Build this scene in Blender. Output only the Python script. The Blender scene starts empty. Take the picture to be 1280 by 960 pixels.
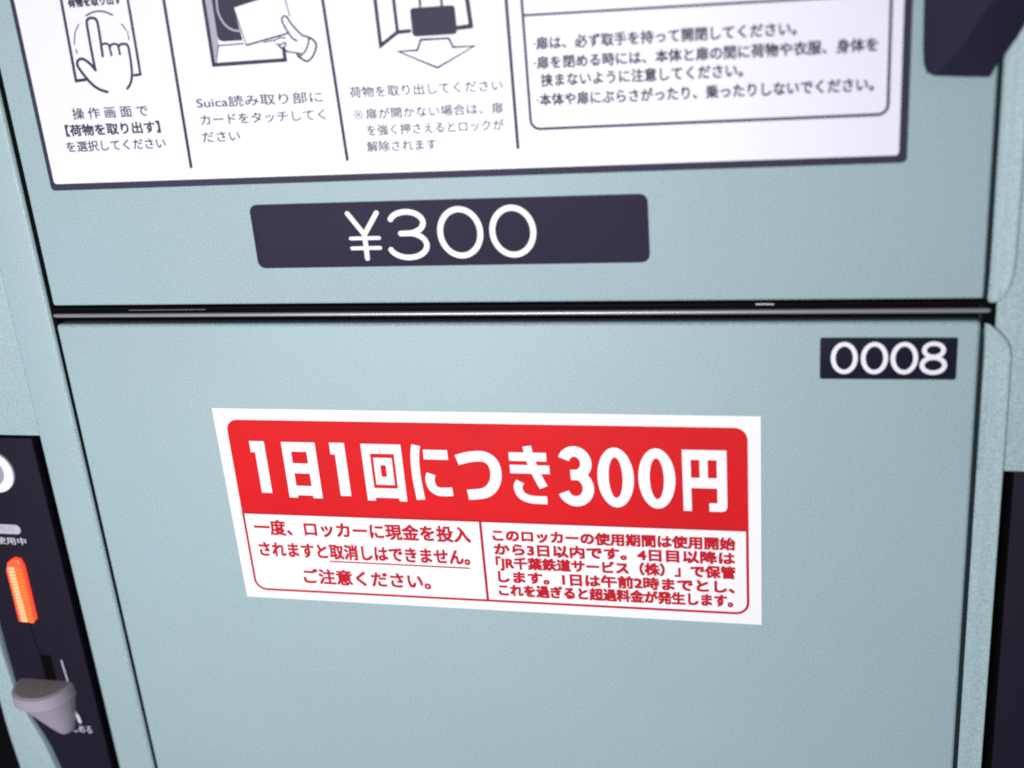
import bpy, bmesh, math, random
from mathutils import Matrix, Vector

# ------------------------------------------------------------------ camera, light, exposure
sc = bpy.context.scene
COL = sc.collection
MM = 0.001          # every drawing below is in millimetres: x right, z up, y into the lockers; the door fronts are y = 0
cam_d = bpy.data.cameras.new('camera')
cam = bpy.data.objects.new('camera', cam_d)
COL.objects.link(cam)
cam_d.sensor_width = 36.0
cam_d.lens = 42.92
cam_d.clip_start = 0.01
cam_d.clip_end = 50
# right / down / forward axes of the camera, as (x, down, into the wall)
r0 = Vector((0.9719028, 0.08015494, 0.22131455))
r1 = Vector((0.00805659, 0.92835447, -0.37160875))
r2 = Vector((-0.23524463, 0.36295063, 0.90162454))
def w(v): return Vector((v.x, v.z, -v.y))
ax, ay, az = w(r0), -w(r1), -w(r2)
mw = Matrix(((ax.x, ay.x, az.x, 0.09831563), (ax.y, ay.y, az.y, -0.39670358), (ax.z, ay.z, az.z, 0.13181493), (0, 0, 0, 1)))
cam.matrix_world = mw
cam_d.dof.use_dof = True
cam_d.dof.focus_distance = 0.47
cam_d.dof.aperture_fstop = 6.5
sc.camera = cam

world = bpy.data.worlds.new("World")
sc.world = world
world.use_nodes = True
bg = world.node_tree.nodes['Background']
bg.inputs[0].default_value = (0.80, 0.88, 1.0, 1)
bg.inputs[1].default_value = 0.18

def area(name, loc, target, sx, sy, power, color):
    l = bpy.data.lights.new(name, 'AREA')
    l.shape = 'RECTANGLE'; l.size = sx; l.size_y = sy; l.energy = power; l.color = color
    o = bpy.data.objects.new(name, l); COL.objects.link(o)
    o.location = loc
    o.rotation_euler = (Vector(target) - Vector(loc)).to_track_quat('-Z', 'Y').to_euler()
    return o
area('front_lamp', (-0.17, -0.66, -0.03), (-0.04, 0, 0.0), 0.35, 0.25, 5.5, (0.97, 0.97, 1.0))

sc.view_settings.view_transform = 'Standard'
sc.view_settings.look = 'None'
sc.view_settings.exposure = 0.0
sc.view_settings.gamma = 1.0
sc.cycles.use_denoising = False
sc.cycles.max_bounces = 6
sc.cycles.pixel_filter_type = 'BLACKMAN_HARRIS'
sc.cycles.filter_width = 1.9

# ------------------------------------------------------------------ materials
def mat(name, col, rough=0.5, metal=0.0, grain=0.0, bump=0.0, spec=0.5, gscale=2900, coat=0.0, blot=0.0):
    m = bpy.data.materials.new(name); m.use_nodes = True
    nt = m.node_tree; N = nt.nodes; L = nt.links
    b = N['Principled BSDF']
    b.inputs['Base Color'].default_value = (*col, 1)
    b.inputs['Roughness'].default_value = rough
    b.inputs['Metallic'].default_value = metal
    b.inputs['Specular IOR Level'].default_value = spec
    b.inputs['Coat Weight'].default_value = coat
    tc0 = N.new('ShaderNodeTexCoord')
    tc = N.new('ShaderNodeVectorMath'); tc.operation = 'ADD'; tc.inputs[1].default_value = (0.01237, 0.0213719, 0.01731)
    L.new(tc0.outputs['Object'], tc.inputs[0])
    if grain or blot:
        n = N.new('ShaderNodeTexNoise'); n.inputs['Scale'].default_value = gscale; n.inputs['Detail'].default_value = 2
        L.new(tc.outputs[0], n.inputs['Vector'])
        n2 = N.new('ShaderNodeTexNoise'); n2.inputs['Scale'].default_value = 14; n2.inputs['Detail'].default_value = 4
        L.new(tc.outputs[0], n2.inputs['Vector'])
        mr = N.new('ShaderNodeMapRange'); mr.inputs[1].default_value = 0.25; mr.inputs[2].default_value = 0.75
        mr.inputs[3].default_value = 1 - grain; mr.inputs[4].default_value = 1 + grain
        L.new(n.outputs['Fac'], mr.inputs[0])
        mr2 = N.new('ShaderNodeMapRange'); mr2.inputs[1].default_value = 0.3; mr2.inputs[2].default_value = 0.7
        mr2.inputs[3].default_value = 1 - blot; mr2.inputs[4].default_value = 1 + blot
        L.new(n2.outputs['Fac'], mr2.inputs[0])
        mu = N.new('ShaderNodeMath'); mu.operation = 'MULTIPLY'
        L.new(mr.outputs[0], mu.inputs[0]); L.new(mr2.outputs[0], mu.inputs[1])
        vm = N.new('ShaderNodeVectorMath'); vm.operation = 'SCALE'
        vm.inputs[0].default_value = col
        L.new(mu.outputs[0], vm.inputs['Scale'])
        L.new(vm.outputs[0], b.inputs['Base Color'])
    if bump:
        n = N.new('ShaderNodeTexNoise'); n.inputs['Scale'].default_value = 900; n.inputs['Detail'].default_value = 3
        L.new(tc.outputs[0], n.inputs['Vector'])
        bp = N.new('ShaderNodeBump'); bp.inputs['Strength'].default_value = bump; bp.inputs['Distance'].default_value = 0.0002
        L.new(n.outputs['Fac'], bp.inputs['Height']); L.new(bp.outputs[0], b.inputs['Normal'])
    return m
def emit(name, col, strength, rough=0.2):
    m = mat(name, (0.6, 0.08, 0.02), rough)
    b = m.node_tree.nodes['Principled BSDF']
    b.inputs['Emission Color'].default_value = (*col, 1)
    b.inputs['Emission Strength'].default_value = strength
    return m

PAINT = mat('teal_powder_coat', (0.328, 0.438, 0.455), 0.5, grain=0.48, bump=0.03, blot=0.02)
WHITE = mat('white_vinyl', (0.80, 0.78, 0.84), 0.38, grain=0.02)
STICKW = mat('white_sticker_paper', (0.90, 0.885, 0.90), 0.35, grain=0.02)
INK = mat('dark_slate_ink', (0.040, 0.037, 0.066), 0.55, grain=0.15, spec=0.15)
PLATE = mat('dark_violet_vinyl', (0.027, 0.020, 0.046), 0.6, grain=0.4, blot=0.05, spec=0.12)
NUMB = mat('black_label_vinyl', (0.008, 0.008, 0.020), 0.55, grain=0.3, spec=0.12)
RED = mat('red_print', (0.67, 0.008, 0.011), 0.5, grain=0.14, blot=0.09, spec=0.15)
REDI = mat('red_lettering', (0.52, 0.010, 0.022), 0.55, spec=0.15)
LETW = mat('white_print', (0.88, 0.86, 0.90), 0.45)
PALE = mat('faint_grey_print', (0.36, 0.34, 0.42), 0.5)
GREYS = mat('grey_print', (0.42, 0.41, 0.47), 0.5)
PANEL = mat('dark_plastic', (0.012, 0.009, 0.020), 0.65, grain=0.5, bump=0.3, spec=0.12)
BLACK = mat('black_recess_and_gap_shade', (0.0025, 0.0025, 0.003), 0.8, spec=0.05)
RUBBER = mat('black_gloss_rubber', (0.002, 0.002, 0.003), 0.6, spec=0.05)
CHROME = mat('pale_grey_bead', (0.42, 0.40, 0.42), 0.35, metal=0.6)
HANDLE = mat('slate_handle_plastic', (0.022, 0.019, 0.042), 0.65, grain=0.4, bump=0.3, spec=0.10)
KNOBT = mat('shaded_knob_top', (0.24, 0.21, 0.22), 0.7, grain=0.2, bump=0.5)  # knob grey darkened: shade on its top painted into the colour
KNOB = mat('grey_knob_plastic', (0.34, 0.30, 0.36), 0.55, grain=0.1, bump=0.2)
LED = emit('lit_orange_lens', (1.0, 0.06, 0.03), 1.0)
LEDHOT = emit('lit_orange_lens_core', (1.0, 0.50, 0.26), 1.3)
RING = mat('white_enamel_ring', (0.82, 0.80, 0.84), 0.3)
RINGIN = mat('lavender_grey_cap', (0.32, 0.29, 0.38), 0.4)

# ------------------------------------------------------------------ helpers
def link(name, me, m, parent=None, kind=None):
    me.materials.append(m)
    o = bpy.data.objects.new(name, me); COL.objects.link(o)
    if parent is not None: o.parent = parent
    if kind: o['kind'] = kind
    return o
def thing(name, label, cat, loc=(0, 0, 0), group=None):
    o = bpy.data.objects.new(name, None); COL.objects.link(o)
    o.location = [c * MM for c in loc]
    o.empty_display_size = 0.01
    o['label'] = label; o['category'] = cat
    if group: o['group'] = group
    return o
def base(parent):
    v = Vector((0, 0, 0))
    while parent is not None:
        v += Vector(parent.location); parent = parent.parent
    return v
def fin(name, bm, m, parent=None, kind=None, smooth=False, bevel=0.0, seg=3, solid=True, sharp=35):
    off = base(parent)
    if bevel:
        bmesh.ops.bevel(bm, geom=list(bm.edges), offset=bevel * MM, segments=seg, profile=0.5, affect='EDGES')
    if solid:
        bmesh.ops.recalc_face_normals(bm, faces=list(bm.faces))
    bmesh.ops.translate(bm, verts=list(bm.verts), vec=-off)
    me = bpy.data.meshes.new(name); bm.to_mesh(me); bm.free()
    for p in me.polygons: p.use_smooth = smooth
    if smooth:
        try: me.set_sharp_from_angle(angle=math.radians(sharp))
        except Exception: pass
    return link(name, me, m, parent, kind)
def box(name, x0, x1, y0, y1, z0, z1, m, parent=None, bevel=0.0, seg=3, kind=None):
    bm = bmesh.new()
    bmesh.ops.create_cube(bm, size=1)
    for v in bm.verts:
        v.co = Vector((x0 + (v.co.x + .5) * (x1 - x0), y0 + (v.co.y + .5) * (y1 - y0), z0 + (v.co.z + .5) * (z1 - z0))) * MM
    return fin(name, bm, m, parent, kind, smooth=bevel > 0, bevel=bevel, seg=seg)
def rrect(x0, x1, z0, z1, r, n=6):
    """rounded rectangle outline; r = radius or (top-left, top-right, bottom-right, bottom-left)"""
    if not isinstance(r, tuple): r = (r,) * 4
    pts = []
    for (cx, cz, sx, sz, rr, a0) in ((x0, z1, 1, -1, r[0], 180), (x1, z1, -1, -1, r[1], 90), (x1, z0, -1, 1, r[2], 0), (x0, z0, 1, 1, r[3], -90)):
        if rr <= 0: pts.append((cx, cz)); continue
        for k in range(n + 1):
            a = math.radians(a0 - 90 * k / n)
            pts.append((cx + sx * rr + rr * math.cos(a), cz + sz * rr + rr * math.sin(a)))
    return pts
def prism(name, pts, y0, y1, m, parent=None, bevel=0.0, holes=None, smooth=False, kind=None):
    """outline (x, z) in mm given thickness from y0 (front) to y1 (back)"""
    bm = bmesh.new()
    f = bm.faces.new([bm.verts.new((x * MM, y1 * MM, z * MM)) for x, z in pts])
    r = bmesh.ops.extrude_face_region(bm, geom=[f])
    for v in [g for g in r['geom'] if isinstance(g, bmesh.types.BMVert)]: v.co.y = y0 * MM
    bmesh.ops.recalc_face_normals(bm, faces=list(bm.faces))
    if bevel:
        fe = [e for e in bm.edges if all(abs(v.co.y - y0 * MM) < 1e-7 for v in e.verts)]
        bmesh.ops.bevel(bm, geom=fe, offset=bevel * MM, segments=3, profile=0.5, affect='EDGES')
    return fin(name, bm, m, parent, kind, smooth=smooth or bevel > 0)
def catmull(pts, n=6):
    if len(pts) < 3: return pts
    P = [pts[0]] + list(pts) + [pts[-1]]
    out = []
    for i in range(1, len(P) - 2):
        p0, p1, p2, p3 = [Vector(p) for p in P[i - 1:i + 3]]
        for k in range(n):
            t = k / n
            out.append(tuple(0.5 * ((2 * p1) + (-p0 + p2) * t + (2 * p0 - 5 * p1 + 4 * p2 - p3) * t * t + (-p0 + 3 * p1 - 3 * p2 + p3) * t ** 3)))
    out.append(tuple(pts[-1]))
    return out
def ribbon(bm, pts, width, y, closed=False, cap=True):
    """a printed line of constant width, mitred joins and round ends, lying at depth y (mm)"""
    P = [Vector(p) for p in pts]
    Q = [P[0]]
    for p in P[1:]:
        if (p - Q[-1]).length > 1e-4: Q.append(p)
    P = Q
    if closed and (P[0] - P[-1]).length < 1e-4: P.pop()
    n = len(P); hw = width / 2
    Lv, Rv = [], []
    for i in range(n):
        a = P[i - 1] if (i > 0 or closed) else None
        b = P[(i + 1) % n] if (i < n - 1 or closed) else None
        d1 = (P[i] - a).normalized() if a is not None else (b - P[i]).normalized()
        d2 = (b - P[i]).normalized() if b is not None else d1
        t = d1 + d2
        t = t.normalized() if t.length > 1e-6 else d1
        nn = Vector((-t.y, t.x))
        c = max(0.35, nn.dot(Vector((-d1.y, d1.x))))
        Lv.append(P[i] + nn * hw / c); Rv.append(P[i] - nn * hw / c)
    V = lambda p: bm.verts.new((p.x * MM, y * MM, p.y * MM))
    vl = [V(p) for p in Lv]; vr = [V(p) for p in Rv]
    for i in range(n if closed else n - 1):
        j = (i + 1) % n
        bm.faces.new((vl[i], vr[i], vr[j], vl[j]))
    if cap and not closed:
        for (i, s) in ((0, -1), (n - 1, 1)):
            d = (P[1] - P[0]).normalized() if i == 0 else (P[-1] - P[-2]).normalized()
            nn = Vector((-d.y, d.x)); ring = []
            for k in range(1, 6):
                a = math.pi * k / 6
                ring.append(V(P[i] + nn * hw * math.cos(a) + d * s * hw * math.sin(a)))
            seq = [vl[i]] + ring + [vr[i]]
            bm.faces.new(seq if s > 0 else seq[::-1])
def face_front(bm):
    for f in bm.faces:
        f.normal_update()
        if f.normal.y > 0: f.normal_flip()
def strokes(name, items, y, m, parent):
    """several printed lines as one drawing; each a hair above the one before"""
    bm = bmesh.new()
    for k, (wd, sm, pts) in enumerate(items):
        ribbon(bm, catmull(pts) if sm else pts, wd, y - 0.012 * k)
    face_front(bm)
    return fin(name, bm, m, parent, solid=False)
def flat(name, pts, y, m, parent):
    bm = bmesh.new()
    bm.faces.new([bm.verts.new((x * MM, y * MM, z * MM)) for x, z in pts])
    face_front(bm)
    bmesh.ops.triangulate(bm, faces=list(bm.faces))
    return fin(name, bm, m, parent, solid=False)
def ell(cx, cz, rx, rz, a0=0, a1=360, n=40):
    return [(cx + rx * math.cos(math.radians(a0 + (a1 - a0) * k / n)), cz + rz * math.sin(math.radians(a0 + (a1 - a0) * k / n))) for k in range(n + 1)]

def text_line(s, x0, x1, zc, em, bold, y, m, parent, name='lettering'):
    """a printed line in the built-in font, set to the given ink width; bold = how much each stroke grows (mm)"""
    cu = bpy.data.curves.new('line', 'FONT'); cu.body = s; cu.size = 1.0; cu.resolution_u = 3
    ob = bpy.data.objects.new('line', cu); COL.objects.link(ob)
    dg = bpy.context.evaluated_depsgraph_get(); dg.update()
    me = bpy.data.meshes.new_from_object(ob.evaluated_get(dg))
    bpy.data.objects.remove(ob); bpy.data.curves.remove(cu)
    X = [v.co.x for v in me.vertices]
    a, b = min(X), max(X)
    sx = (x1 - x0 - bold) / (b - a)
    # one em of the fallback face is about 1.0 high with its middle near 0.36 above the baseline
    polys = [tuple(p.vertices) for p in me.polygons]
    nv = len(me.vertices); Vv = []; Ff = []
    shifts = [(0, 0)] if bold <= 0 else [(-.5, -.5), (.5, .5), (-.5, .5), (.5, -.5)] + ([(0, 0)] if bold > .3 else [])
    for k, (dx, dz) in enumerate(shifts):
        for v in me.vertices:
            Vv.append(((x0 + bold / 2 + (v.co.x - a) * sx + dx * bold) * MM, (y - 0.010 * k) * MM, (zc + (v.co.y - TXM) * em * TXS + dz * bold) * MM))
        Ff += [tuple(i + nv * k for i in p) for p in polys]
    off = base(parent)
    me2 = bpy.data.meshes.new(name)
    me2.from_pydata([tuple(Vector(v) - off) for v in Vv], [], Ff)
    bm = bmesh.new(); bm.from_mesh(me2); face_front(bm); bm.to_mesh(me2); bm.free()
    bpy.data.meshes.remove(me)
    return link(name, me2, m, parent)
TXM, TXS = 0.36, 1.0

# ------------------------------------------------------------------ measured drawings (mm on the door front)
TOUCH = [  # (line width mm, smooth, points mm)
    (1.10, 0, [(-153.88, 117.58), (-154.65, 86.84), (-150.73, 87.11)]),
    (0.95, 0, [(-128.56, 115.94), (-129.07, 87.81), (-131.44, 87.64)]),
    (0.45, 0, [(-128.33, 109.36), (-128.73, 90.35)]),
    (0.55, 1, [(-145.6, 108.64), (-142.93, 109.53), (-140.29, 109.76), (-137.82, 109.28), (-135.38, 108.13)]),
    (0.40, 1, [(-149.11, 105.89), (-151.12, 103.19), (-152.36, 99.3)]),
    (0.40, 1, [(-132.65, 105.08), (-131.39, 102.89)]),
    (0.30, 1, [(-130.94, 102.59), (-130.96, 99.51)]),
    (0.40, 1, [(-152.11, 97.58), (-151.9, 96.26)]),
    (0.95, 1, [(-146.17, 90.23), (-146.2, 95.26), (-146.08, 101.49), (-145.89, 105.98), (-145.25, 107.34), (-143.66, 107.74), (-142.17, 107.21), (-141.73, 105.73), (-141.83, 101.25), (-142.26, 94.77)]),
    (0.75, 1, [(-142.27, 97.61), (-141.64, 98.65), (-140.15, 98.9), (-139.1, 98.39), (-138.92, 97.14), (-138.78, 94.86)]),
    (0.75, 1, [(-138.89, 97.59), (-137.98, 98.44), (-136.65, 98.59), (-135.64, 98.2), (-135.52, 96.95), (-135.44, 94.97)]),
    (0.85, 1, [(-135.53, 97.52), (-134.59, 98.25), (-133.01, 98.39), (-131.86, 97.76), (-131.68, 95.61), (-131.93, 90.52), (-132.53, 87.12), (-133.6, 84.88), (-135.13, 83.22)]),
    (0.95, 1, [(-146.07, 90.11), (-147.83, 92.49), (-150.08, 94.16), (-151.91, 93.97), (-152.79, 92.47), (-151.88, 90.12), (-149.01, 85.92), (-146.24, 83.58), (-143.19, 82.45)]),
]
READER = [
    (1.30, 0, [(-100.59, 114.12), (-100.76, 89.57), (-74.23, 89.84), (-74.25, 93.58)]),
    (0.45, 0, [(-97.43, 95.85), (-88.5, 96.01)]),
    (0.40, 0, [(-80.96, 96.03), (-77.06, 96.47)]),
    (0.30, 0, [(-97.8, 95.87), (-99.75, 89.97)]),
    (0.65, 0, [(-90.18, 108.08), (-82.3, 109.74), (-77.61, 110.77)]),
    (0.60, 0, [(-87.49, 95.41), (-72.28, 98.37)]),
    (0.25, 0, [(-90.08, 107.97), (-87.48, 95.52)]),
    (0.30, 0, [(-71.56, 111.18), (-70.32, 103.91)]),
    (0.55, 1, [(-69.06, 95.85), (-70.54, 96.75), (-71.5, 98.32), (-72.58, 100.28), (-73.39, 102.75), (-72.84, 103.9), (-71.65, 103.83), (-70.62, 102.05), (-69.24, 100.08), (-67.51, 98.09), (-66.44, 97.27)]),
    (0.55, 1, [(-66.84, 97.41), (-65.06, 96.87), (-64.91, 95.51), (-65.83, 93.39), (-67.29, 91.67), (-69.39, 90.57)]),
    (0.65, 1, [(-65.06, 96.87), (-63.09, 95.68), (-62.4, 93.9), (-63.49, 91.35), (-65.21, 89.53), (-66.61, 89.0), (-68.55, 90.15), (-69.63, 91.35)]),
    (0.40, 1, [(-77.28, 96.21), (-75.01, 97.17), (-73.0, 96.89)]),
    (0.45, 1, [(-76.53, 95.24), (-75.26, 94.84), (-73.46, 95.5), (-73.37, 94.51), (-74.82, 93.77), (-75.74, 94.48)]),
    (0.45, 1, [(-75.23, 93.91), (-73.72, 93.11), (-72.84, 92.51), (-68.33, 91.61)]),
]
READER_PAD = [(-97.57, 112.85), (-97.66, 99.01), (-97.27, 97.72), (-95.84, 97.09), (-88.61, 97.12), (-90.08, 107.97), (-82.32, 109.63), (-81.05, 111.79)]
READER_SIDE = [(-99.82, 113.0), (-100.22, 90.11), (-97.67, 95.86), (-97.66, 99.01), (-97.57, 112.85)]
READER_ARC = [(-95.75, 111.13), (-96.0, 107.37), (-95.34, 104.61), (-93.7, 102.06), (-91.49, 100.68), (-88.82, 100.14)]
CARRY = [
    (1.30, 0, [(-39.93, 110.18), (-39.81, 92.59), (-33.5, 96.56), (-29.34, 96.71)]),
    (1.20, 0, [(-33.62, 109.78), (-33.48, 96.72)]),
    (0.90, 0, [(-24.75, 108.43), (-24.78, 104.39)]),
    (0.90, 0, [(-17.37, 107.95), (-17.51, 104.24)]),
    (1.50, 0, [(-9.06, 108.18), (-8.39, 96.99), (-12.62, 96.76)]),
    (0.70, 0, [(-25.8, 93.73), (-16.24, 93.66), (-15.0, 90.74), (-7.8, 90.74), (-21.05, 84.5), (-33.97, 90.42), (-27.29, 90.46), (-25.8, 93.73), (-22.8, 93.72)]),
]
CARRY_BAG = [(-28.37, 103.59), (-13.24, 103.98), (-13.29, 95.07), (-28.37, 94.67)]
DIVIDERS = [[(-114.84, 111.8), (-116.0, 54.58)], [(-58.79, 108.25), (-56.67, 55.07)], [(3.87, 104.29), (4.0, 56.95)]]
TEXTS = [  # text, ink left, ink right, centre z, em (mm), added stroke, where
    ('荷物を取り出す', -151.70, -131.05, 113.19, 3.48, 0.13, 'sign'),
    ('操 作 画 面 で', -158.88, -128.95, 75.28, 4.31, 0.04, 'sign'),
    ('【荷物を取り出す】', -163.06, -125.20, 69.43, 4.36, 0.13, 'sign'),
    ('を選択してください', -164.03, -124.28, 63.63, 4.16, 0.04, 'sign'),
    ('Suica読み取り部に', -109.69, -62.62, 76.97, 4.16, 0.02, 'sign'),
    ('カードをタッチしてく', -109.22, -62.56, 71.03, 4.10, 0.02, 'sign'),
    ('ださい', -109.66, -95.25, 65.08, 4.18, 0.02, 'sign'),
    ('荷物を取り出してください', -52.79, 0.47, 77.83, 4.07, 0.02, 'sign'),
    ('扉が開かない場合は、扉', -47.95, 0.12, 70.48, 3.96, 0.02, 'sign'),
    ('を強く押さえるとロックが', -48.25, -0.17, 64.94, 4.00, 0.02, 'sign'),
    ('解除されます', -48.97, -24.07, 59.40, 4.07, 0.02, 'sign'),
    ('·扉は、必ず取手を持って開閉してください。', 11.63, 94.25, 90.30, 4.37, 0.09, 'sign'),
    ('·扉を閉める時には、本体と扉の間に荷物や衣服、身体を', 11.43, 118.27, 84.23, 4.39, 0.09, 'sign'),
    ('挟まないように注意してください。', 13.28, 77.97, 78.62, 4.49, 0.09, 'sign'),
    ('·本体や扉にぶらさがったり、乗ったりしないでください。', 11.48, 117.42, 72.41, 4.49, 0.09, 'sign'),
    ('一度、ロッカーに現金を投入', -116.57, -26.61, -90.41, 7.21, 0.16, 'notice'),
    ('されますと取消しはできません。', -115.97, -27.84, -100.31, 7.12, 0.16, 'notice'),
    ('ご注意ください。', -98.60, -45.01, -112.02, 7.25, 0.16, 'notice'),
    ('このロッカーの使用期間は使用開始', -17.98, 73.38, -89.97, 5.32, 0.20, 'notice'),
    ('から3日以内です。4日目以降は', -17.91, 73.12, -95.95, 5.36, 0.20, 'notice'),
    ('「JR千葉鉄道サービス（株）」で保管', -17.68, 73.22, -101.95, 5.42, 0.20, 'notice'),
    ('します。1日は午前2時までとし、', -17.32, 72.87, -108.06, 5.47, 0.20, 'notice'),
    ('これを過ぎると超過料金が発生します。', -17.55, 72.17, -113.98, 5.53, 0.20, 'notice'),
    ('使用中', -239.01, -224.17, -102.37, 3.66, 0.12, 'panel'),
    ('しめる', -224.65, -214.95, -198.53, 4.67, 0.08, 'panel'),
]

# ------------------------------------------------------------------ locker cabinet: the carcass behind and between the doors
wall = thing('locker_cabinet', 'pale teal steel locker cabinet frame around and between the two doors', 'locker cabinet', (0, 0, 0))
box('back_panel', -420, 420, 9, 12, -420, 360, BLACK, wall)
box('side_post', -205.4, -187.1, 0.0, 8.5, -420, 360, PAINT, wall, bevel=1.9, seg=5)
box('left_frame_panel', -420, -204.6, 0.75, 8.5, -52.7, 360, PAINT, wall, bevel=0.5)
prism('right_frame_panel', [(157.2, 360), (157.2, -7.3), (154.5, -7.3), (154.5, -58.2), (420, -58.2), (420, 360)], 0.15, 8.5, PAINT, wall, bevel=0.4)
box('lower_side_post', 205, 223, 0.0, 8.5, -420, -58.6, PAINT, wall, bevel=1.6)
box('door_gap_shade', -187.6, -184.9, 1.2, 8.6, -345, 359, BLACK, wall)  # black strip filling the left door gap, stands in for its shade
box('door_gap_shade', 152.0, 155.2, 1.3, 8.6, -345, 359, mat('dark_green_gap_shade', (0.010, 0.022, 0.022), 0.7, spec=0.1), wall)  # dark green strip, shade of the right door gap put into its colour
box('gap_end_shade', 152.9, 157.15, 0.95, 8.7, -7.25, 2.3, BLACK, wall)  # black box added at the gap's right end in place of shade
# seal strip in the gap between the doors, with a polished bead along it
bm = bmesh.new()
prof = [(8.8, 2.6), (1.2, 2.4), (0.5, 1.9), (0.45, 1.0), (1.3, 0.4), (1.5, 0.3), (1.5, -2.4), (2.2, -3.2), (8.8, -4.2)]
rows = [[bm.verts.new((x * MM, y * MM, z * MM)) for y, z in prof] for x in (-185.8, -185.0, 155.6, 156.9)]
for a, b in zip(rows, rows[1:]):
    for i in range(len(prof) - 1): bm.faces.new((a[i], a[i + 1], b[i + 1], b[i]))
bm.faces.new(rows[0]); bm.faces.new(rows[-1][::-1])
fin('gap_seal', bm, RUBBER, wall, smooth=True)
bm = bmesh.new()
rows = []
N = 12
for x, s in ((-186.2, .15), (-185.6, .8), (-184.5, 1), (154.0, 1), (155.2, .8), (155.6, .2)):
    rows.append([bm.verts.new((x * MM, (0.75 + 0.95 * s * math.sin(2 * math.pi * k / N)) * MM, (-1.15 + 0.85 * s * math.cos(2 * math.pi * k / N)) * MM)) for k in range(N)])
for a, b in zip(rows, rows[1:]):
    for i in range(N): bm.faces.new((a[i], a[(i + 1) % N], b[(i + 1) % N], b[i]))
bm.faces.new(rows[0]); bm.faces.new(rows[-1][::-1])
fin('seal_bead', bm, CHROME, wall, smooth=True)
strokes('scuff_and_glint', [(0.28, 0, [(81.3, 1.55), (87.1, 1.5)])], 0.35, LETW, wall)  # bright glint on the seal, painted as a white stroke
strokes('scuff_and_glint', [(0.10, 0, [(-153, 0.9), (-121, 1.0)])], 0.40, GREYS, wall)  # faint highlight along the seal, painted as a thin grey line

# ------------------------------------------------------------------ doors
def strip(name, zr, parent, xl=153.9, m=PAINT):
    """folded hinge flange beside a door; zr = (z, right edge) rows"""
    prof = [(0.0, 6.5), (0.0, 2.2), (0.05, 1.5), (0.16, 0.85), (0.34, 0.12), (0.42, -0.05), (0.82, -0.15), (0.88, -0.42), (0.93, -0.75), (0.97, -0.72), (1.0, -0.2), (1.0, 6.5)]
    bm = bmesh.new(); rows = []
    for z, xr in zr:
        rows.append([bm.verts.new(((xl + (xr - xl) * u) * MM, y * MM, z * MM)) for u, y in prof])
    for a, b in zip(rows, rows[1:]):
        for i in range(len(prof) - 1): bm.faces.new((a[i], a[i + 1], b[i + 1], b[i]))
    bm.faces.new(rows[0]); bm.faces.new(rows[-1][::-1])
    return fin(name, bm, m, parent, smooth=True)

up = thing('coin_locker', 'upper pale teal coin locker with dark handle, instruction sign and price plate on its door', 'coin locker', (-15, 0, 2.6))
box('door', -184.9, 153.1, 0, 7.5, 2.9, 360, PAINT, up, bevel=1.1, seg=4)
strip('hinge_flange', [(360, 162.3), (40, 162.2), (16, 162.0), (11, 161.6), (7, 160.8), (4.2, 159.6), (2.4, 158.2), (1.8, 156.2)], up, 154.0)
lo = thing('coin_locker', 'lower pale teal coin locker numbered 0008 with the red notice sticker', 'coin locker', (-15, 0, -345))
box('door', -185.7, 152.8, 0, 7.5, -345, -4.7, PAINT, lo, bevel=1.5, seg=5)
strip('hinge_flange', [(-5.6, 155.2), (-6.8, 156.9), (-8.6, 158.9), (-11, 160.9), (-13.5, 162.1), (-17, 162.7), (-60, 162.7), (-345, 162.4)], lo, 153.6)

strokes('scuff_and_glint', [(0.16, 0, [(-25.0, 4.6), (-21.5, 4.5)]), (0.16, 0, [(-6.5, 4.7), (-1.0, 4.6)]), (0.13, 0, [(-5.2, 5.2), (-3.4, 5.25)])], -0.03, GREYS, up)  # small grey scuff marks near the door's bottom edge
# ------------------------------------------------------------------ moulded door handles
def handle(parent, dx=0.0, dz=0.0):
    # loft of horizontal slices: left foot, ridge, right foot; the ridge swings to the left towards the bottom
    # each slice: height, left edge, ridge x, ridge depth, ridge z, right edge x, right edge z
    rows = []
    for z, xl, xr_, yr, zr, xe, ze in ((170, 131.0, 163, -13.5, 170, 190, 170), (120, 131.0, 156.5, -13, 120, 177, 120), (96.5, 131.0, 149.0, -12.5, 96.2, 163.5, 95.5),
                                   (91, 131.1, 145.7, -11.6, 90.8, 160.8, 89.6), (86, 131.2, 142.9, -10.4, 85.6, 157.6, 83.8), (81.5, 131.3, 140.2, -9, 81.3, 154.6, 79.4),
                                   (77.6, 131.7, 137.0, -6.5, 77.3, 152.0, 75.4), (75.2, 132.6, 134.6, -4.2, 74.6, 150.9, 73.0)):
        rows.append([(xl, 0.2, z), (xl + 0.15, -2.4, z), (xl + 0.7, -3.1, z), ((xl + xr_) / 2, (-3.1 + yr) / 2 - 0.2, (z + zr) / 2), (xr_ - .3, yr, zr),
                     (xr_ + .5, yr + .35, zr - .15), ((xr_ + xe) / 2 + .2, yr * 0.5 - .6, (zr + ze) / 2 - .2), (xe - .8, -1.6, ze), (xe - .2, -1.0, ze), (xe, 0.2, ze)])
    bm = bmesh.new()
    R = [[bm.verts.new(((x + dx) * MM, y * MM, (z + dz) * MM)) for x, y, z in r_] for r_ in rows]
    for a, b in zip(R, R[1:]):
        for i in range(len(a) - 1): bm.faces.new((a[i], a[i + 1], b[i + 1], b[i]))
    bm.faces.new(R[0]); bm.faces.new(R[-1][::-1])
    return fin('handle', bm, HANDLE, parent, smooth=True, sharp=18)
handle(up)

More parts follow.
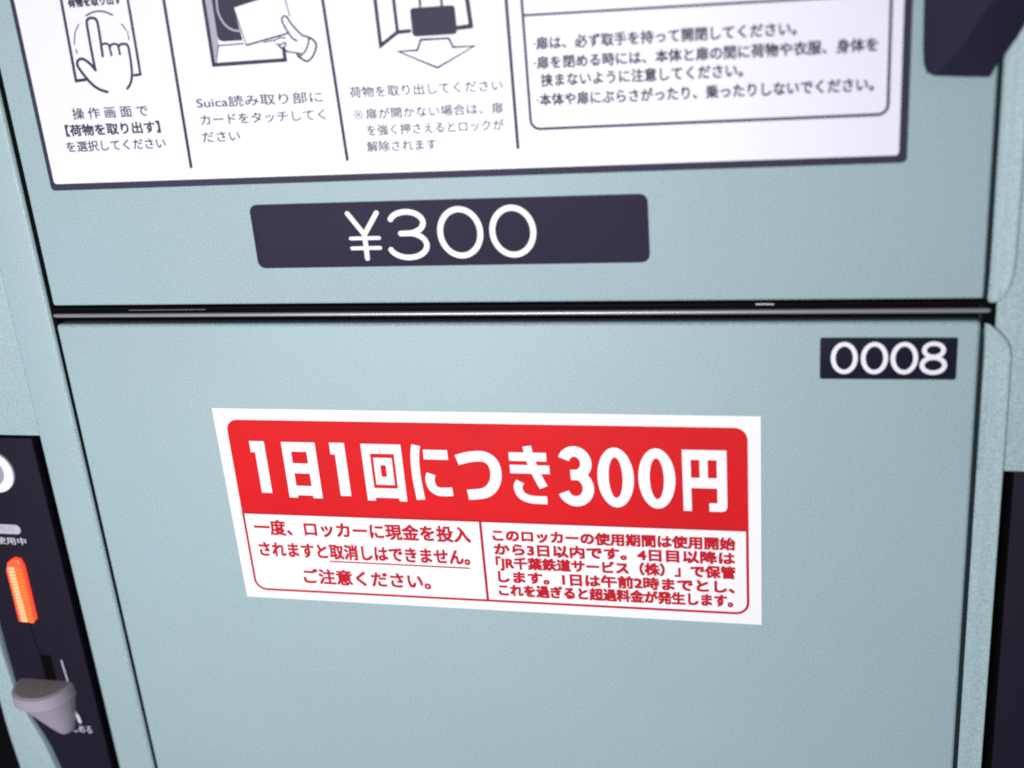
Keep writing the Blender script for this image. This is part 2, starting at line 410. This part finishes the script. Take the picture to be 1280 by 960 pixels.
# ------------------------------------------------------------------ instruction sign on the upper door
sg = thing('instruction_sign', 'large white instruction sign with dark border and three drawings, above the ¥300 plate', 'sign', (-23, 0, 47.9))
prism('border', rrect(-174.2, 127.8, 47.8, 140, 1.6), -0.45, -0.02, INK, sg, bevel=0.15)
prism('white_face', rrect(-172.3, 125.4, 50.3, 138, 1.2), -0.62, -0.46, WHITE, sg)
YS = -0.68
for d in DIVIDERS:
    strokes('divider_line', [(1.15, 0, [(d[0][0], 137)] + [(d[1][0], d[1][1] + .3)])], YS, INK, sg)
bxp = rrect(9.0, 121.7, 63.1, 137, 3.0)
bm = bmesh.new(); ribbon(bm, bxp, 0.95, YS, closed=True); face_front(bm); fin('notice_box_outline', bm, INK, sg, solid=False)
strokes('notice_box_rule', [(0.8, 0, [(9.2, 99.3), (121.5, 98.6)])], YS - .02, INK, sg)
strokes('touch_panel_drawing', TOUCH, YS, INK, sg)
flat('card_reader_side', READER_SIDE, YS, PALE, sg)
flat('card_reader_pad', READER_PAD, YS - .02, INK, sg)
strokes('card_reader_ring', [(0.6, 1, READER_ARC)], YS - .04, GREYS, sg)
strokes('card_reader_drawing', READER, YS - .06, INK, sg)
strokes('luggage_drawing', CARRY, YS, INK, sg)
flat('luggage_bag', rrect(-28.4, -13.2, 94.8, 103.9, 1.2), YS - .10, INK, sg)
strokes('note_mark', [(0.3, 0, [(-52.0, 71.9), (-49.2, 69.1)]), (0.3, 0, [(-52.0, 69.1), (-49.2, 71.9)])] + [(0.5, 0, [(-50.6 + a - .12, 70.5 + b), (-50.6 + a + .12, 70.5 + b)]) for a, b in ((0, 1.35), (0, -1.35), (1.4, 0), (-1.4, 0))], YS, INK, sg)
for (s, x0, x1, zc, em, bold, where) in TEXTS:
    if where == 'sign': text_line(s, x0, x1, zc, em, bold + (.13 if bold > .06 else .05), YS, INK, sg)

# ------------------------------------------------------------------ price plate
pp = thing('price_plate', 'dark violet price plate reading ¥300 on the upper door', 'price plate', (-25, 0, 17))
prism('plate', rrect(-96.4, 46.4, 16.8, 40.3, 2.8), -0.30, -0.02, PLATE, pp, bevel=0.1)
YP = -0.36
strokes('yen_sign', [(1.75, 0, [(-59.4, 36.3), (-54.0, 28.6)]), (1.75, 0, [(-48.6, 36.3), (-54.0, 28.6), (-54.0, 19.9)]),
                     (1.3, 0, [(-59.3, 27.3), (-48.7, 27.3)]), (1.3, 0, [(-59.3, 23.7), (-48.7, 23.7)])], YP, LETW, pp)
def three(cx, zt, zb, wx):
    h = zt - zb; zm = zb + h * .53
    up_ = ell(cx + 0.02 * wx, zt - h * .235, wx * .44, h * .235, 160, -82, 22)
    dn = ell(cx, zb + h * .27, wx * .5, h * .27, 78, -160, 24)
    return up_ + [(cx - .16 * wx, zm)], dn
u, dn = three(-38.3, 36.4, 20.0, 13.8)
strokes('digit_three', [(1.95, 0, u), (1.95, 0, dn)], YP, LETW, pp)
for cx in (-18.9, -0.2):
    bm = bmesh.new(); ribbon(bm, ell(cx, 28.6, 7.2, 8.25)[:-1], 2.05, YP, closed=True); face_front(bm)
    fin('digit_zero', bm, LETW, pp, solid=False)

# ------------------------------------------------------------------ number plate on the lower door
npl = thing('number_plate', 'small black number plate reading 0008 in the corner of the lower door', 'number plate', (124, 0, -25))
prism('plate', rrect(102.3, 145.9, -25.0, -10.2, 0.8), -0.30, -0.02, NUMB, npl, bevel=0.1)
for cx in (110.2, 119.9, 129.4):
    bm = bmesh.new(); ribbon(bm, ell(cx, -17.4, 3.6, 4.95)[:-1], 1.5, YP, closed=True); face_front(bm)
    fin('digit_zero', bm, LETW, npl, solid=False)
bm = bmesh.new()
ribbon(bm, ell(138.6, -14.55, 3.0, 2.3)[:-1], 1.45, YP, closed=True)
ribbon(bm, ell(138.6, -19.8, 3.55, 2.65)[:-1], 1.5, YP - .02, closed=True)
face_front(bm); fin('digit_eight', bm, LETW, npl, solid=False)

# ------------------------------------------------------------------ red and white notice sticker
st = thing('notice_sticker', 'red and white Japanese notice sticker reading 1日1回につき300円 on the lower door', 'sticker', (-21, 0, -123))
prism('paper', [(-125.5, -38.9), (82.7, -39.1), (82.5, -123.5), (-125.1, -123.0)], -0.22, -0.02, STICKW, st)
YT = -0.27
prism('red_header', rrect(-120.6, 78.1, -84.4, -43.6, (4.6, 4.6, 0, 0)), YT, -0.225, RED, st)
bm = bmesh.new()
ring = rrect(-120.2, 77.6, -119.0, -84.0, (0, 0, 4.6, 4.6))
ribbon(bm, ring, 0.95, YT - .03, closed=True); face_front(bm); fin('border_line', bm, REDI, st, solid=False)
strokes('column_rule', [(1.0, 0, [(-22.3, -84.6), (-22.3, -118.9)])], YT - .06, REDI, st)
strokes('underline', [(0.6, 0, [(-85.9, -104.6), (-28.5, -104.9)])], YT, REDI, st)
for (s, x0, x1, zc, em, bold, where) in TEXTS:
    if where == 'notice': text_line(s, x0, x1, zc, em, bold + (.30 if em > 6 else .30), YT - .02, REDI, st)
YH = YT - .06
def glyph(name, items):
    bm = bmesh.new(); y = YH
    for it in items:
        if it[0] == 'poly':
            f = bm.faces.new([bm.verts.new((x * MM, y * MM, z * MM)) for x, z in it[1]])
        else:
            ribbon(bm, catmull(it[2], 8) if it[3] else it[2], it[1], y, cap=False)
        y -= 0.0 if it[0] == 'poly' else 0.004
    face_front(bm); bmesh.ops.triangulate(bm, faces=[f for f in bm.faces if len(f.verts) > 4])
    face_front(bm)
    return fin(name, bm, LETW, st, solid=False)
def bar(x0, x1, z0, z1): return ('poly', [(x0, z0), (x1, z0), (x1, z1), (x0, z1)])
glyph('digit_one', [('poly', [(-112.2, -52.5), (-106.0, -52.5), (-106.0, -74.8), (-110.4, -74.8), (-110.4, -57.2), (-112.2, -57.2)])])
glyph('kanji_day', [bar(-98.9, -95.3, -76.5, -52.6), bar(-88.9, -85.0, -76.5, -52.6), bar(-95.3, -88.9, -56.6, -52.6), bar(-95.3, -88.9, -65.9, -61.6), bar(-95.3, -88.9, -75.4, -71.3)])
glyph('digit_one', [('poly', [(-79.1, -52.5), (-73.0, -52.5), (-73.0, -75.1), (-77.3, -75.1), (-77.3, -57.4), (-79.1, -57.4)])])
glyph('kanji_time', [bar(-66.4, -63.1, -76.7, -52.7), bar(-53.5, -50.4, -76.7, -52.7), bar(-63.1, -53.5, -56.7, -52.7), bar(-63.1, -53.5, -75.4, -71.3),
                     bar(-62.0, -59.5, -69.8, -58.4), bar(-57.3, -54.6, -69.8, -58.4), bar(-59.5, -57.3, -61.5, -58.4), bar(-59.5, -57.3, -69.8, -66.4)])
glyph('kana_ni', [('s', 3.4, [(-44.4, -52.8), (-45.3, -58), (-45.5, -66), (-44.8, -75.7)], True), ('s', 4.0, [(-41.8, -56.6), (-32.3, -56.6)], False),
                  ('s', 3.6, [(-39.6, -64.6), (-40.3, -67.0), (-39.6, -70.2), (-37.2, -72.0), (-31.8, -71.9)], True)])
glyph('kana_tsu', [('s', 4.3, [(-28.9, -58.6), (-24.0, -57.2), (-18.5, -56.9), (-15.2, -59.2), (-14.2, -63.6), (-15.4, -68.4), (-19.0, -71.9), (-25.9, -73.0)], True)])
glyph('kana_ki', [('s', 3.5, [(-8.7, -56.6), (5.4, -56.6)], False), ('s', 3.5, [(-8.7, -61.7), (6.3, -61.7)], False),
                  ('s', 3.3, [(-1.6, -52.3), (-0.6, -58), (1.6, -64.5), (3.6, -69.0)], True),
                  ('s', 3.3, [(-5.2, -66.8), (-6.2, -69.2), (-5.0, -72.5), (-1.4, -74.1), (4.6, -74.3)], True)])
u, dn = three(15.6, -54.0, -74.3, 9.6)
glyph('digit_three', [('s', 4.2, u, False), ('s', 4.2, dn, False)])
for cx in (30.7, 45.7):
    bm = bmesh.new()
    o_ = ell(cx, -64.2, 6.7, 12.1)[:-1]; i_ = ell(cx, -64.2, 2.55, 8.2)[:-1]
    vo = [bm.verts.new((x * MM, YH * MM, z * MM)) for x, z in o_]; vi = [bm.verts.new((x * MM, YH * MM, z * MM)) for x, z in i_]
    for k in range(len(vo)): bm.faces.new((vo[k], vo[(k + 1) % len(vo)], vi[(k + 1) % len(vo)], vi[k]))
    face_front(bm); fin('digit_zero', bm, LETW, st, solid=False)
glyph('kanji_yen', [bar(55.0, 58.0, -76.8, -52.4), bar(67.2, 70.7, -75.0, -52.4), bar(58.0, 67.2, -56.3, -52.4), bar(58.0, 67.2, -67.5, -63.4), bar(61.1, 64.0, -63.4, -56.3),
                    ('poly', [(64.3, -76.8), (64.3, -73.4), (67.2, -73.4), (67.2, -75.0), (70.7, -75.0), (70.0, -76.4), (68.6, -76.8)])])

# ------------------------------------------------------------------ control panels beside the doors
cp = thing('control_panel', 'dark control panel with lit orange lamp and grey knob, left of the lower door', 'control panel', (-228, 0, -230))
box('recess', -251, -205.0, 7.2, 8.8, -420, -52.9, BLACK, cp)
Y0 = 0.9
box('face_plate', -248.4, -209.6, Y0, 7.0, -300, -54.0, PANEL, cp, bevel=0.5)
strokes('seam_line', [(0.5, 0, [(-233.2, -142.8), (-231.7, -160.0)])], Y0 - .03, BLACK, cp)
box('knob_slot', -232.0, -226.5, Y0 - 0.06, Y0 - 0.01, -186.0, -159.6, BLACK, cp)
# enamel coin ring
def disc(name, cx, cz, rx, rz, y0, y1, m, parent, bev=0.3, n=40):
    return prism(name, ell(cx, cz, rx, rz, 0, 360, n)[:-1], y0, y1, m, parent, bevel=bev)
disc('white_ring', -230.4, -69.4, 9.2, 9.4, -0.5, Y0 - .01, RING, cp, .5)
disc('ring_centre', -230.8, -69.2, 5.3, 5.9, -0.62, -0.51, RINGIN, cp, .03)
disc('ring_hole', -232.4, -69.2, 2.2, 3.4, -0.72, -0.63, BLACK, cp, .03)
prism('status_pill', rrect(-242, -225.4, -98.9, -94.4, 2.2), Y0 - .12, Y0 - .01, mat('lavender_print', (0.50, 0.47, 0.56), 0.5, grain=.1), cp)
text_line('使用可', -240.5, -228.2, -96.6, 3.2, .1, Y0 - .16, GREYS, cp)
for (s, x0, x1, zc, em, bold, where) in TEXTS:
    if where == 'panel': text_line(s, x0, x1, zc, em, bold, Y0 - .03, mat('grey_white_print', (0.55, 0.53, 0.60), 0.5), cp)
strokes('guide_line', [(0.85, 0, [(-221.7, -162.0), (-220.9, -176)])], Y0 - .03, GREYS, cp)
strokes('guide_arrow', [(0.7, 0, [(-221.4, -186.0), (-220.6, -192)]), (1.7, 0, [(-220.5, -191.4), (-220.1, -194.6)])], Y0 - .03, mat('white_arrow_print', (0.62, 0.60, 0.66), 0.5), cp)
# ribbed orange lamp: a lens of stacked ribs, bright core on its left half
lens = prism('lamp', [(-236.6, -141.6), (-236.2, -116.0), (-234.6, -112.0), (-231.6, -110.0), (-228.6, -110.6), (-227.6, -114.0), (-228.2, -140.6), (-232.2, -141.8)], -1.3, Y0 - .01, LED, cp, bevel=0.6)
for k in range(17):
    z = -114.6 - k * 1.62
    bm = bmesh.new(); bmesh.ops.create_cube(bm, size=1)
    for v in bm.verts: v.co = Vector((-233.2 + v.co.x * 3.0, -1.45 + v.co.y * .7, z + v.co.z * 1.05)) * MM
    fin('core_rib', bm, LEDHOT, lens, bevel=.18, seg=2, smooth=True)
    bm = bmesh.new(); bmesh.ops.create_cube(bm, size=1)
    for v in bm.verts: v.co = Vector((-229.8 + v.co.x * 2.4, -1.4 + v.co.y * .6, z - .5 + v.co.z * .8)) * MM
    fin('outer_rib', bm, emit('lit_orange_rib', (1.0, .20, .03), 1.0) if k == 0 else bpy.data.materials['lit_orange_rib'], lens, bevel=.15, seg=2, smooth=True)
# half-round turning knob standing out of the panel
def sect(z, a, h, cx, n=20, p=2.3, lean=0.0):
    out = []
    for k in range(n + 1):
        t = math.pi * k / n
        c, s = math.cos(t), math.sin(t)
        out.append((cx + a * math.copysign(abs(c) ** (2 / p), c), Y0 - h * abs(s) ** (2 / p), z + lean * abs(s)))
    return out
def loft(name, secs, m, parent, captop=True, capbot=True):
    bm = bmesh.new(); R = [[bm.verts.new((x * MM, y * MM, z * MM)) for x, y, z in s] for s in secs]
    for a, b in zip(R, R[1:]):
        n = len(a)
        for i in range(n - 1): bm.faces.new((a[i], b[i], b[i + 1], a[i + 1]))
    if captop: bm.faces.new(R[0])
    if capbot: bm.faces.new(R[-1][::-1])
    return fin(name, bm, m, parent, smooth=True, sharp=22)
KX = -232.4
kn = loft('knob', [sect(-173.4, 13.0, 14.8, KX), sect(-173.8, 13.5, 15.4, KX), sect(-179.2, 14.0, 15.2, KX + .3), sect(-180.0, 13.6, 14.6, KX + .4), sect(-180.4, 12.7, 13.6, KX + .7, p=2.1),
                   sect(-190.0, 8.2, 9.2, KX + 3.2, p=2.0), sect(-197.0, 4.6, 5.6, KX + 5.0, p=2.0), sect(-198.8, 3.0, 4.2, KX + 5.4, p=2.0), sect(-199.6, 1.2, 2.2, KX + 5.6, p=2.0)], KNOB, cp)
loft('knob_top', [sect(-172.9, 11.9, 14.0, KX), sect(-173.38, 12.3, 14.4, KX)], KNOBT, kn)

cq = thing('control_panel', 'dark control panel at the right edge of the photo, right of the lower door flange', 'control panel', (185, 0, -230))
box('recess', 158, 204.6, 7.2, 8.8, -420, -58.4, BLACK, cq)
box('face_plate', 167.0, 203.0, 5.2, 7.0, -300, -60.2, PANEL, cq, bevel=0.5)

# ------------------------------------------------------------------ neighbouring locker door at the left edge
nb = thing('coin_locker', 'edge of the neighbouring teal coin locker, lower left corner behind the grey knob', 'coin locker', (-400, 0, -345))
box('door', -420, -261.5, 0, 7.5, -345, -56, PAINT, nb, bevel=1.1)
rows = [(-56, -258.6, -250.2, 0.2), (-120, -258.6, -250.2, 0), (-160, -258.7, -250.0, 0), (-176, -258.7, -249.2, 0), (-186, -258.7, -247.2, -.4), (-196, -258.3, -243.6, -.9), (-203, -257.7, -240.6, -1.4),
        (-210, -257.0, -238.4, -1.8), (-221, -256.0, -236.2, -2.2), (-240, -254.6, -233.6, -2.6), (-270, -254, -232, -2.8)]
bm = bmesh.new(); R = []
for z, a, b, y in rows:
    R.append([bm.verts.new((p[0] * MM, p[1] * MM, z * MM)) for p in ((a, 6.5), (a, y + .6), (a + .7, y), (b - 1.6, y - .3), (b - .5, y), (b, y + .9), (b, min(6.5, 6.5)))])
for a, b in zip(R, R[1:]):
    for i in range(6): bm.faces.new((a[i], a[i + 1], b[i + 1], b[i]))
bm.faces.new(R[0]); bm.faces.new(R[-1][::-1])
fin('edge_flange', bm, PAINT, nb, smooth=True)
box('edge_black_slab', -296, -258.8, -0.4, -0.05, -300, -178, BLACK, nb)  # flat black slab just proud of the door front, left of the flange
